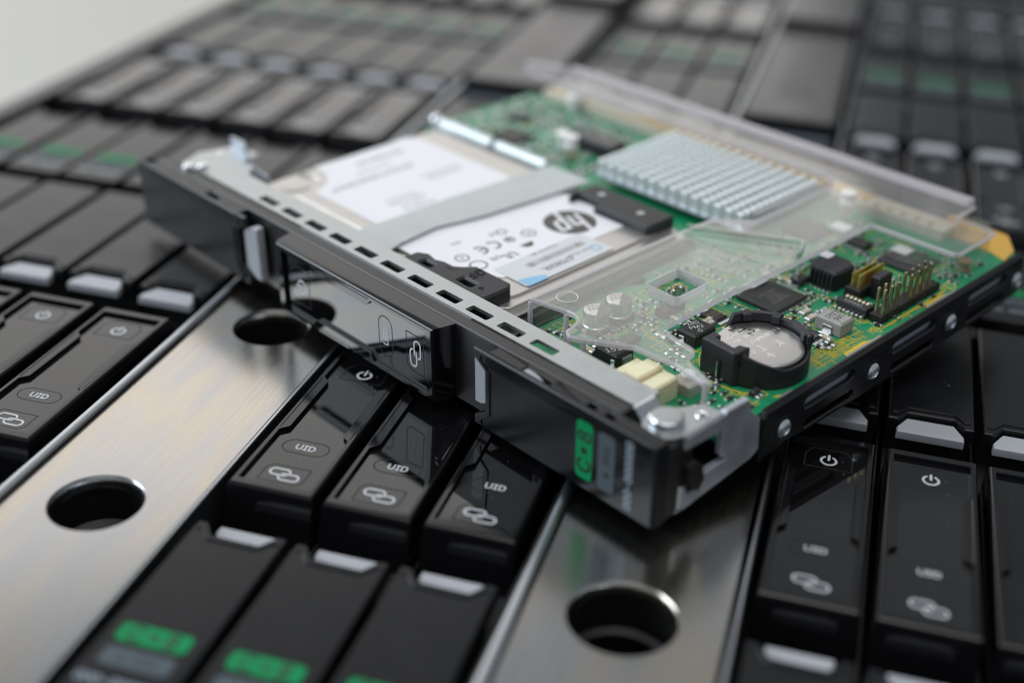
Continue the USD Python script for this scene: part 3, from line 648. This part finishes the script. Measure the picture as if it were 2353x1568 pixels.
ind_box('inductor', 1.16, 1.42, 2.08, 2.42, .15, 'chip', ('1R0', 'PM2', 'C'), 'whitetext', .058, (-.35, .94), (.94, .35), [(1.30, 1.37, 2.066, 2.09)])
ind_box('inductor', .25, .58, 3.38, 3.62, .165, 'ferrite', ('1R5', '1Z6C'), 'ink', .06, BK, DN, [(.36, .47, 3.366, 3.39)])
ind_box('inductor', 1.45, 1.76, 1.19, 1.45, .145, 'chip', ('2R2', '1521'), 'whitetext', .07, (-.4, .92), (.92, .4), [(1.47, 1.52, 1.176, 1.20)])
obj('terminal', cb(1.425, 1.46, 1.26, 1.40, HB + .005, HB + .10, .006), 'solder', mc)
# electrolytic capacitors
for k, (u, d) in enumerate(((2.165, 1.64), (2.165, 1.99))):
    take(u - .17, u + .17, d - .17, d + .17)
    H = HB + .235
    c = obj('capacitor', hcyl(u, d, [(0, HB + .035), (.132, HB + .035), (.146, HB + .05), (.146, HB + .065), (.135, HB + .075), (.146, HB + .088), (.146, H - .02), (.135, H), (0, H)], 40), 'capalu', mc, smooth=32)
    obj('base', TP(Polygon([(u - .155, d - .155), (u + .155, d - .155), (u + .155, d + .10), (u + .10, d + .155), (u - .10, d + .155), (u - .155, d + .10)]), HB, HB + .04, .008), 'body', c)
    half = disc(u, d, .132, 14).intersection(Polygon([(u - .2, d - .2), (u - .2, d + .2), (u - .02, d + .2), (u - .02, d - .2)]))
    half = affinity.rotate(half, -35, origin=(u, d))
    obj('polarity_band', TP(half, H, H + .002), 'capdark', c)
    obj('marking', [tw(s, .05, u + a, d + b, H, (.55, -.83), (-.83, -.55)) for s, a, b in (('100', .105, .045), ('C10', .06, .005), ('E42', .015, -.02))], 'greyink', c)
# coin cell and its holder
BU, BD = .53, .0 + 2.33
bt = obj('coin_cell', hcyl(BU, BD, [(0, HB + .12), (.40, HB + .12), (.4545, HB + .15), (.4545, HB + .225), (.447, HB + .238), (.43, HB + .245), (0, HB + .245)], 72), 'batt', mc, smooth=28)
BH = HB + .245; take(-.02, 1.1, 1.8, 2.88)
obj('stamp', tw('272', .11, BU + .29, BD + .07, BH, (-.90, .44), (.44, .90)), 'ink', bt)
ee = [tw('+', .17, BU - .24, BD - .10, BH, BK, DN), tw('K', .13, BU - .13, BD + .13, BH, BK, DN), tw('T', .13, BU - .07, BD - .06, BH, BK, DN), tw('S', .13, BU - .03, BD - .22, BH, BK, DN),
      tw('LITHIUM BATTERY', .058, BU + .06, BD + .02, BH, BK, DN), tw('JAPAN STD', .055, BU + .18, BD + .03, BH, BK, DN), tw('CR2032', .062, BU + .285, BD - .02, BH, BK, DN)]
obj('engraving', ee, 'etch', bt, kind='stuff')
def hold_h(p):
    p %= 360
    if p < 118 or p > 354: return .37 if not (40 < p < 62) else .34
    if p < 128: return .37 - (p - 118) / 10 * .19
    if p < 190: return .18
    if p < 240: return .24
    if p < 292: return .39 - (p - 240) / 52 * .16
    return .23
N = 180; e1 = np.array([-.7071, .7071]); e2 = np.array([.7071, .7071])
V = []; Fh = []
for i in range(N):
    a = 2 * math.pi * i / N; dr = e1 * math.cos(a) + e2 * math.sin(a); hh = HB + hold_h(math.degrees(a)) - .02
    for r, h in ((.478, HB), (.512, HB), (.512, hh - .012), (.503, hh), (.485, hh), (.468, hh - .012)): V.append((h, BU + r * dr[0], -(BD + r * dr[1])))
for i in range(N):
    j = (i + 1) % N
    for k in range(6):
        l = (k + 1) % 6; Fh += [(6 * i + k, 6 * i + l, 6 * j + l), (6 * i + k, 6 * j + l, 6 * j + k)]
hm = trimesh.Trimesh(V, Fh, process=False); hm = fixn(hm)
ho = obj('cell_holder', [hm, hcyl(BU, BD, [(0, HB + .005), (.48, HB + .005), (.48, HB + .11), (0, HB + .11)], 48)], 'rubber', mc, smooth=35)
for ang in (8, 62, 100):                                        # clips of the holder
    a = math.radians(ang); dr = e1 * math.cos(a) + e2 * math.sin(a); tn = np.array([-dr[1], dr[0]])
    q = [dr * .535 + tn * .055, dr * .535 - tn * .055, dr * .432 - tn * .045, dr * .432 + tn * .045]
    obj('retaining_lip', TP(Polygon([(BU + x, BD + y) for x, y in q]), HB + .26, HB + .345, .012), 'rubber', ho)
tbk = Polygon([(.80, 1.815), (.46, 1.785), (.44, 1.93), (.49, 1.96), (.74, 1.96), (.80, 1.93)])
obj('terminal_block', TP(Polygon([(.86, 1.80), (.44, 1.775), (.41, 1.82), (.41, 1.99), (.52, 1.95), (.52, 1.88), (.76, 1.90), (.76, 1.97), (.86, 2.0)]), HB, HB + .385, .012), 'rubber', ho)
obj('terminal_slot', TP(R(.60, 1.772, .645, 1.80), HB + .0, HB + .235), 'ink', ho)
obj('spring_contact', [cb(.622, .640, 1.768, 1.775, HB + .01, HB + .21), cb(.58, .70, 1.93, 1.955, HB + .2, HB + .33)], 'chrome', ho)
# cream connector, push button
for (a, b, h_) in ((.68, .88, .235), (.88, 1.10, .275), (1.10, 1.24, .215)):
    obj('cream_connector', TP(R(a + .004, .88, b - .004, 1.25, .015, 2), HB, HB + h_, .02), 'cream', mc)
take(.6, 1.3, .8, 1.3)
pbn = obj('push_button', TP(R(.58, 1.30, .84, 1.54, .03, 3), HB, HB + .13, .02), 'button', mc)
obj('plunger', hcyl(.71, 1.42, [(0, HB + .13), (.075, HB + .13), (.075, HB + .185), (.055, HB + .205), (0, HB + .21)], 28), 'whiteplastic', pbn, smooth=40); take(.55, .88, 1.28, 1.56)
# switch bank
sw = chip('switch_bank', .30, .68, 3.92, 4.12, .12, 'c', 7, m='rubber')
for i in range(6): obj('slider', TP(R(.345 + i * .052, 4.02, .375 + i * .052, 4.06, .01), HB + .12, HB + .135, .004), 'cream', sw)
obj('marking', [tw('1 2 3 4 5 6', .03, .49, 3.965, HB + .12, DN, (0, 1)), tw('ON', .03, .36, 4.09, HB + .12, DN, (0, 1))], 'whitetext', sw)
# pin header
hdr = obj('pin_header', TP(R(.115, 3.95, .275, 5.13), HB, HB + .10, .012), 'body', mc); take(.1, .29, 3.93, 5.15)
for i in range(9):
    q = 4.01 + i * .131
    if i: obj('slot', TP(R(.11, q - .072, .28, q - .058), HB + .0, HB + .1008), 'ink', hdr)
    for u in (.155, .235):
        if i in (3, 8) and u < .2: continue
        obj('pin', TP(R(u - .014, q - .014, u + .014, q + .014), HB + .1, HB + (.40 if i != 8 else .34), .010), 'pin', hdr)
# small comb header
ch2 = obj('comb_header', TP(R(.58, 4.22, .78, 4.78), HB, HB + .13, .012), 'body', mc); take(.56, .8, 4.2, 4.8)
for i in range(10):
    q = 4.27 + i * .05
    for u in (.635, .72): obj('pin', TP(R(u - .010, q - .010, u + .010, q + .010), HB + .13, HB + .30, .008), 'gold', ch2)
obj('key_block', TP(R(.46, 4.40, .57, 4.66), HB, HB + .27, .015), 'rubber', ch2)
# black barrel connector
rc = Polygon([(.90, 4.20), (1.20, 4.20), (1.30, 4.30), (1.30, 4.52), (1.22, 4.62), (.98, 4.62), (.88, 4.54), (.88, 4.26)])
bc = obj('barrel_connector', TP(rc, HB, HB + .24, .025), 'rubber', mc); take(.85, 1.35, 4.1, 4.65)
for i in range(6): obj('rib', TP(R(.92 + i * .055, 4.175, .945 + i * .055, 4.205), HB + .04, HB + .20, .006), 'rubber', bc)
for i in range(6): obj('lead', cb(.92 + i * .055, .945 + i * .055, 4.12, 4.18, HB + .001, HB + .02, .006), 'solder', bc)
obj('paper_dot', TP(R(1.18, 4.45, 1.32, 4.60, .02), HB + .24, HB + .245), 'label', bc)
# header below the cover
h3 = obj('pin_header', TP(R(1.78, 2.32, 1.92, 2.66), HB, HB + .10, .01), 'body', mc); take(1.75, 1.95, 2.3, 2.68)
for i in range(3):
    for u in (1.815, 1.885): obj('pin', TP(R(u - .014, 2.36 + i * .115, u + .014, 2.388 + i * .115), HB + .1, HB + .30, .008), 'solder', h3)
# gold mark and copper inductor
obj('gold_mark', [TP(R(2.12, 2.93, 2.16, 3.10), HB, H1), TP(R(2.20, 2.93, 2.24, 3.10), HB, H1), TP(R(2.16, 2.93, 2.24, 2.96), HB, H1), TP(R(2.10, 3.07, 2.2, 3.10), HB, H1)], 'gold', board)
ci = obj('copper_coil', hcyl(.20, 5.80, [(0, HB), (.09, HB), (.09, HB + .02), (.05, HB + .03), (.05, HB + .09), (.09, HB + .10), (.09, HB + .12), (0, HB + .12)], 24), 'brownres', mc, smooth=40); take(.1, .3, 5.7, 5.9)
# heatsink: base and square pins
hs = obj('heatsink', TP(sbox(2.42, 4.46, 4.86, 6.06), HB + .12, HB + .15), 'alu', mc); take(2.3, 5.1, 4.2, 6.2)
for i in range(14):
    for j in range(13):
        u, d = 2.455 + i * .1775, 4.50 + j * .1255
        pn = TP(R(u, d, u + .094, d + .070), HB + .15, .415, .008)
        obj('pin', pn, 'heatsink', hs)
obj('processor', TP(sbox(2.9, 4.7, 4.4, 5.9), HB, HB + .12), 'chip', hs)
for (u, d) in ((5.62, 4.78), (1.95, 5.98)):
    pp = obj('push_pin', hcyl(u, d, [(0, HB + .20), (.10, HB + .20), (.10, HB + .25), (.06, HB + .28), (.06, HB + .33), (.10, HB + .33), (.10, HB + .36), (0, HB + .37)], 28), 'whiteplastic', mc, smooth=40)
    for k in range(4): obj('spring_coil', hcyl(u, d, [(.035, HB + .02 + k * .045), (.06, HB + .02 + k * .045), (.06, HB + .045 + k * .045), (.035, HB + .045 + k * .045), (.035, HB + .02 + k * .045)], 16), 'copperring', pp, smooth=40)
    take(u - .12, u + .12, d - .12, d + .12)
for (u, d) in ((6.0, 5.02), (6.95, 6.2)):
    obj('white_post', hcyl(u, d, [(0, HB), (.07, HB), (.07, HB + .16), (.11, HB + .17), (.11, HB + .24), (.06, HB + .28), (0, HB + .28)], 24), 'whiteplastic', mc, smooth=40); take(u - .12, u + .12, d - .12, d + .12)
# rear backplane connector
rcn = obj('backplane_connector', TP(R(.75, 6.28, 7.72, 6.62, .03), HB, HB + .14, .02), 'beige', mc); take(.5, 8, 6.15, 6.9)
obj('contact_strip', TP(R(1.9, 6.40, 5.9, 6.47), HB + .14, HB + .152), 'amber', rcn); obj('contact_strip', TP(R(1.9, 6.52, 5.9, 6.57), HB + .14, HB + .152), 'gold', rcn)
for q in np.arange(.95, 7.6, .19): obj('contact', TP(R(q, 6.30, q + .06, 6.38), HB + .14, HB + .15), 'gold', rcn)

# ---- clear plastic cover
HC0, HC1 = .405, .47
cov = Polygon([(2.66, 1.10), (2.17, 1.19), (2.05, 1.19), (1.97, 1.14), (1.93, 1.04), (1.90, .90), (1.80, .83), (1.70, .86), (1.22, 1.155), (1.08, 1.17), (.72, 1.205), (.30, 1.13), (.22, 1.20), (.62, 1.34), (.70, 1.40), (.71, 1.50), (.78, 1.57), (.90, 1.59), (1.10, 1.62), (1.20, 1.66), (1.25, 1.74), (1.25, 1.85),
               (1.25, 2.75), (1.21, 3.9), (1.20, 5.32), (.12, 5.34), (.08, 5.40), (.08, 6.20), (.14, 6.26), (.62, 6.24), (.62, 6.72), (7.50, 6.72), (7.58, 6.62), (8.05, 6.40), (8.08, 6.22), (7.0, 6.14), (2.35, 6.14), (2.22, 6.02), (2.22, 4.40), (2.58, 4.10), (2.62, 3.7)])
cov = cov.buffer(-.03, quad_segs=4).buffer(.03, quad_segs=4)
win = R(1.565, 2.23, 1.985, 2.745, .04)
cov = cov.difference(win)
def to_man(m): 
    m = trimesh.Trimesh(m.vertices, m.faces, process=True)
    return manifold3d.Manifold(manifold3d.Mesh(np.asarray(m.vertices, np.float32), np.asarray(m.faces, np.uint32)))
bits = [TP(cov, HC0, HC1, .018, .012)]
def wall(pts, w, h0, h1): bits.append(TP(LineString(pts).buffer(w / 2, cap_style=2, join_style=2), h0, h1))
wall([(2.63, 1.14), (2.60, 3.62)], .05, .10, HC0 + .02)
wall([(2.63, 1.13), (2.19, 1.215)], .05, .09, HC0 + .02)
wall([(1.84, .89), (1.84, 1.12)], .045, .09, HC0 + .02)
wall([(2.60, 3.62), (1.42, 4.28)], .05, .20, HC1 + .06)
wall([(1.42, 4.28), (1.26, 3.95)], .05, .20, HC1 + .06)
wall([(2.56, 3.60), (1.52, 3.62)], .045, .16, HC0 + .02)
wall([(2.25, 4.45), (2.25, 6.05)], .05, .12, HC1 + .05)
wall([(.68, 6.69), (7.46, 6.69)], .05, .06, HC1 + .09)
wall([(.15, 5.38), (.15, 6.2)], .05, .14, HC0 + .02)
wall([(1.16, 5.38), (.15, 5.38)], .05, .14, HC0 + .02)
wall([(7.1, 6.18), (2.4, 6.18)], .05, .14, HC1 + .03)
bits.append(TP(win.buffer(.028).difference(win.buffer(-.002)), .37, HC1 + .008))
bits.append(TP(R(.28, 6.20, .60, 6.5, .06), .18, .42))
man = None
for b_ in bits:
    q = to_man(b_); man = q if man is None else man + q
_v, _f, _n = meshkit.arrays(man)
_t = trimesh.Trimesh(_v, _f, process=False); _up = np.abs(_t.face_normals[:, 0]) > .9; _big = np.ones(len(_f), bool)
cen = _t.triangles_center; thick = (cen[:, 0] > HC0 - .005) & (cen[:, 0] < HC1 + .012)
edge = ~_up & thick
cv = obj('clear_cover', trimesh.Trimesh(_v, _f[~edge], process=False), 'clear', mc)
obj('cover_edge', trimesh.Trimesh(_v, _f[edge], process=False), 'clearedge', cv, smooth=40)
obj('cover_ridge', [TP(R(.66, 6.60, 7.48, 6.74, .03), HC1 + .002, HC1 + .085, .02), TP(Polygon([(7.50, 6.58), (8.06, 6.40), (8.08, 6.24), (7.50, 6.44)]), HC1 + .002, HC1 + .10, .02)], 'clearedge', cv, smooth='soft')
for (u, d) in ((2.645, 1.125), (2.19, 1.205), (1.845, .90), (1.845, 1.11), (.30, 1.17)):
    obj('corner_post', TP(R(u - .022, d - .022, u + .022, d + .022, .008), HB + .005, HC0 - .002), 'clearedge', cv)
for (u, d, r) in ((2.37, 1.40, .115), (1.62, 1.18, .075), (.86, 1.40, .075)):
    obj('moulded_ring', TP(outline(disc(u, d, r, 16), .010), HC1, HC1 + .004, .002), 'whitetext' if r > .1 else 'clear', cv)

# ---- printing, small components
sbx(1.12, 1.46, 2.02, 2.47); sbx(.20, .63, 3.30, 3.67); sbx(.94, 1.62, 3.20, 3.90); sbx(.06, .33, 3.90, 5.18); sbx(.26, .72, 3.85, 4.16)
arc = [(BU + .60 * math.cos(a), BD + .60 * math.sin(a)) for a in np.linspace(math.radians(-118), math.radians(95), 40)]
sline([(.30, 1.72)] + arc, .012)
sline([(.62, 1.70), (.42, 1.72), (.30, 1.76)], .012); sbx(1.42, 1.80, 1.12, 1.50); sbx(1.26, 1.62, 2.58, 2.92); sbx(.33, .60, 2.99, 3.32); sbx(.42, 1.06, 5.15, 5.80)
sline([(.10, 1.70), (.26, 1.70), (.26, 1.94), (.10, 1.94)], closed=True); sbx(1.70, 2.0, 2.26, 2.72); sline([(1.95, 1.48), (1.95, 2.2), (2.38, 2.2)]); sline([(.065, 4.0), (.065, 5.15)], .03)
refs = ['C3001', 'C3002', 'C3003', 'C3013', 'R3004', 'R3011', 'R3012', 'C3014', 'R3008', 'C3015', 'R426', 'L3002', 'C2617', 'C2626', 'C2624', 'R2616', 'C2621', 'R2619', 'C384', 'C386', 'C381', 'U2600', 'L2820', 'R3010', 'C3016', 'R3009']
spots = []
for k, s in enumerate(['C3001', 'C3002', 'C3003', 'R3004', 'R3011', 'C3013', 'R426', 'L3002', 'C3014', 'R3012']):
    spots.append((s, .225 - .045 * (k % 4), 3.24 - .17 * (k // 4), BK, DN, .036))
for k, s in enumerate(['R3008', 'R3009', 'R3010', 'C3015', 'C3016', '3M3', '3017']):
    spots.append((s, .30 - .052 * k, 2.83 - .01 * k, DN, (0, 1), .034)) if k < 5 else None
spots += [('U3000', .27, 3.02, BK, DN, .042), ('U2600', 1.00, 1.86, BK, DN, .045), ('C2626', 1.12, 1.98, BK, DN, .04), ('C2624', 1.50, 2.2, BK, DN, .04), ('C386', 2.0, .98, BK, DN, .04), ('C381', 2.08, 1.05, BK, DN, .04), ('C384', 1.92, 1.02, BK, DN, .036),
          ('R2616', 1.72, 2.02, BK, DN, .036), ('C2621', 1.62, 2.02, BK, DN, .036), ('C2627', 1.55, 1.92, (-1, 0), (0, 1), .036), ('L2820', .95, 1.72, BK, DN, .034), ('R2619', 1.05, 1.70, BK, DN, .034), ('C2625', .90, 1.70, BK, DN, .034), ('ZHV61', .10, 3.85, BK, DN, .06), ('J60', .13, 3.80, BK, DN, .05),
          ('JP12', .045, 4.6, BK, DN, .035), ('JP13', .045, 4.3, BK, DN, .035), ('JP14', .045, 4.9, BK, DN, .035), ('C2817', .17, 3.62, BK, DN, .036), ('R2887', .11, 3.55, BK, DN, .036), ('V1', .045, 4.08, BK, DN, .04)]
for s, u, d, a, b, hh in spots: SILK.append(tw(s, hh, u, d, HB, a, b, depth=.0015))
for k in range(26):
    SILK.append(tw(['C', 'R', 'L', 'R'][k % 4] + str(3001 + k * 3), .034, .055 + .058 * (k % 4), 2.76 + .12 * (k // 4), HB, BK, DN, depth=.0015))
for _ in range(420):
    u, d = RNG.uniform(.0, 2.6), RNG.uniform(1.05, 6.1)
    if d > 4.2 and RNG.random() < .4: u = RNG.uniform(5.1, 7.9)
    if any(a < u < b and c < d < e for a, b, c, e in OCC): continue
    if not pb.contains(Point(u, d).buffer(.06)): continue
    if RNG.random() < .45:
        w, l = RNG.choice([.05, .08, .12]), RNG.choice([.05, .09, .15])
        sbx(u - w / 2, u + w / 2, d - l / 2, d + l / 2)
    else:
        s = RNG.choice(list('RCLUQ')) + str(RNG.integers(100, 3900)); v_ = RNG.random() < .5
        SILK.append(tw(s, .03, u, d, HB, BK if v_ else DN, DN if v_ else (0, 1), depth=.0015))
obj('silkscreen', SILK, 'silk', board, kind='stuff')
# visible chip capacitors and resistors, one part each with two solder ends
def passive(u, d, l, w, h, along_u, m):
    a, b = (l, w) if along_u else (w, l)
    if not pb.contains(Point(u, d)): return
    o = obj({'tan': 'chip_capacitor', 'brownres': 'chip_capacitor', 'chip': 'chip_resistor'}[m], TP(sbox(u - a / 2, d - b / 2, u + a / 2, d + b / 2), HB + .002, HB + h, .006), m, mc)
    for s in (-1, 1):
        cu, cd = (u + s * l * .5, d) if along_u else (u, d + s * l * .5); e = .026
        q = sbox(cu - e, cd - w * .56, cu + e, cd + w * .56) if along_u else sbox(cu - w * .56, cd - e, cu + w * .56, cd + e)
        obj('solder_end', TP(q, HB + .001, HB + h + .002, .010), 'solder', o)
for a in ((1.42, 2.60, .10, .06, .055, 0, 'tan'), (1.36, 2.56, .10, .06, .055, 0, 'tan'), (.33, 3.23, .10, .06, .06, 1, 'tan'), (.24, 3.19, .08, .04, .03, 1, 'chip'), (.24, 3.11, .09, .045, .03, 1, 'chip'), (.29, 3.06, .09, .045, .03, 1, 'chip'),
          (1.86, 1.22, .11, .07, .055, 1, 'tan'), (1.80, 1.32, .11, .07, .055, 1, 'tan'), (1.02, 1.62, .08, .04, .03, 1, 'chip'), (1.28, 1.82, .08, .04, .03, 0, 'chip'), (1.16, 1.86, .08, .04, .03, 1, 'chip'), (.60, 3.60, .09, .06, .06, 0, 'tan'), (1.14, 2.92, .08, .05, .04, 0, 'brownres'),
          (.95, 2.98, .08, .05, .04, 1, 'tan'), (1.70, 2.40, .09, .05, .04, 1, 'tan'), (1.55, 2.0, .09, .05, .04, 1, 'tan'), (.82, 3.55, .10, .07, .05, 0, 'tan'), (.70, 3.48, .10, .07, .05, 0, 'tan'), (.68, 3.33, .07, .04, .03, 0, 'chip'), (.62, 3.30, .07, .04, .03, 0, 'chip'), (1.52, 3.98, .12, .07, .06, 1, 'tan'), (1.40, 4.0, .12, .07, .06, 1, 'tan'), (1.60, 3.95, .12, .07, .06, 1, 'tan')):
    passive(*a); take(a[0] - .06, a[0] + .06, a[1] - .06, a[1] + .06)
body, ends, vias = [], [], []
for k in range(1150):
    u, d = RNG.uniform(.02, 2.55), RNG.uniform(1.05, 6.1)
    if k > 620: u, d = RNG.uniform(5.1, 7.9), RNG.uniform(4.3, 6.1)
    if 520 < k <= 620: u, d = RNG.uniform(.3, 1.7), RNG.uniform(3.3, 6.1)
    if any(a < u < b and c < d < e for a, b, c, e in OCC) or not pb.contains(Point(u, d).buffer(.05)): continue
    if u < .3 and 2.5 < d < 3.9: continue
    al = RNG.random() < .5; l, w, h = RNG.choice([.05, .065, .085]), RNG.choice([.028, .036]), RNG.uniform(.015, .035)
    a, b = (l, w) if al else (w, l)
    body.append(TP(sbox(u - a / 2, d - b / 2, u + a / 2, d + b / 2), HB + .001, HB + h))
    for s in (-1, 1):
        cu, cd = (u + s * l * .5, d) if al else (u, d + s * l * .5)
        ends.append(TP(R(cu - .017, cd - .017, cu + .017, cd + .017), HB + .001, HB + h + .001, .005))
    OCC.append((u - .04, u + .04, d - .04, d + .04))
obj('small_components', body, 'chip', board, kind='stuff'); obj('solder_joints', ends, 'solder', board, kind='stuff')
for row_ in range(2):                                         # rows of solder joints by the logic chip
    for i in range(11): vias.append(TP(R(.98 - row_ * .07 + .0 * i, 3.30 + i * .062, 1.005 - row_ * .07, 3.33 + i * .062), HB + .001, HB + .018, .006))
for i in range(13): vias.append(TP(R(1.05 + i * .045, 3.92, 1.075 + i * .045, 3.95), HB + .001, HB + .016, .006))
for i in range(6): vias.append(TP(R(.72 - .0 * i, 3.56 + i * .05, .75, 3.59 + i * .05), HB + .001, HB + .022, .006))
obj('solder_row', vias, 'solder', board, kind='stuff')
vi = []
for k in range(500):
    u, d = RNG.uniform(.0, 2.55), RNG.uniform(1.05, 6.1)
    if k > 380: u, d = RNG.uniform(5.1, 7.9), RNG.uniform(4.3, 6.1)
    if pb.contains(Point(u, d)) and not any(a < u < b and c < d < e for a, b, c, e in OCC[:60]): vi.append(TP(disc(u, d, RNG.choice([.007, .010]), 2), HB, HB + .001))
obj('vias', vi, 'pin', board, kind='stuff')
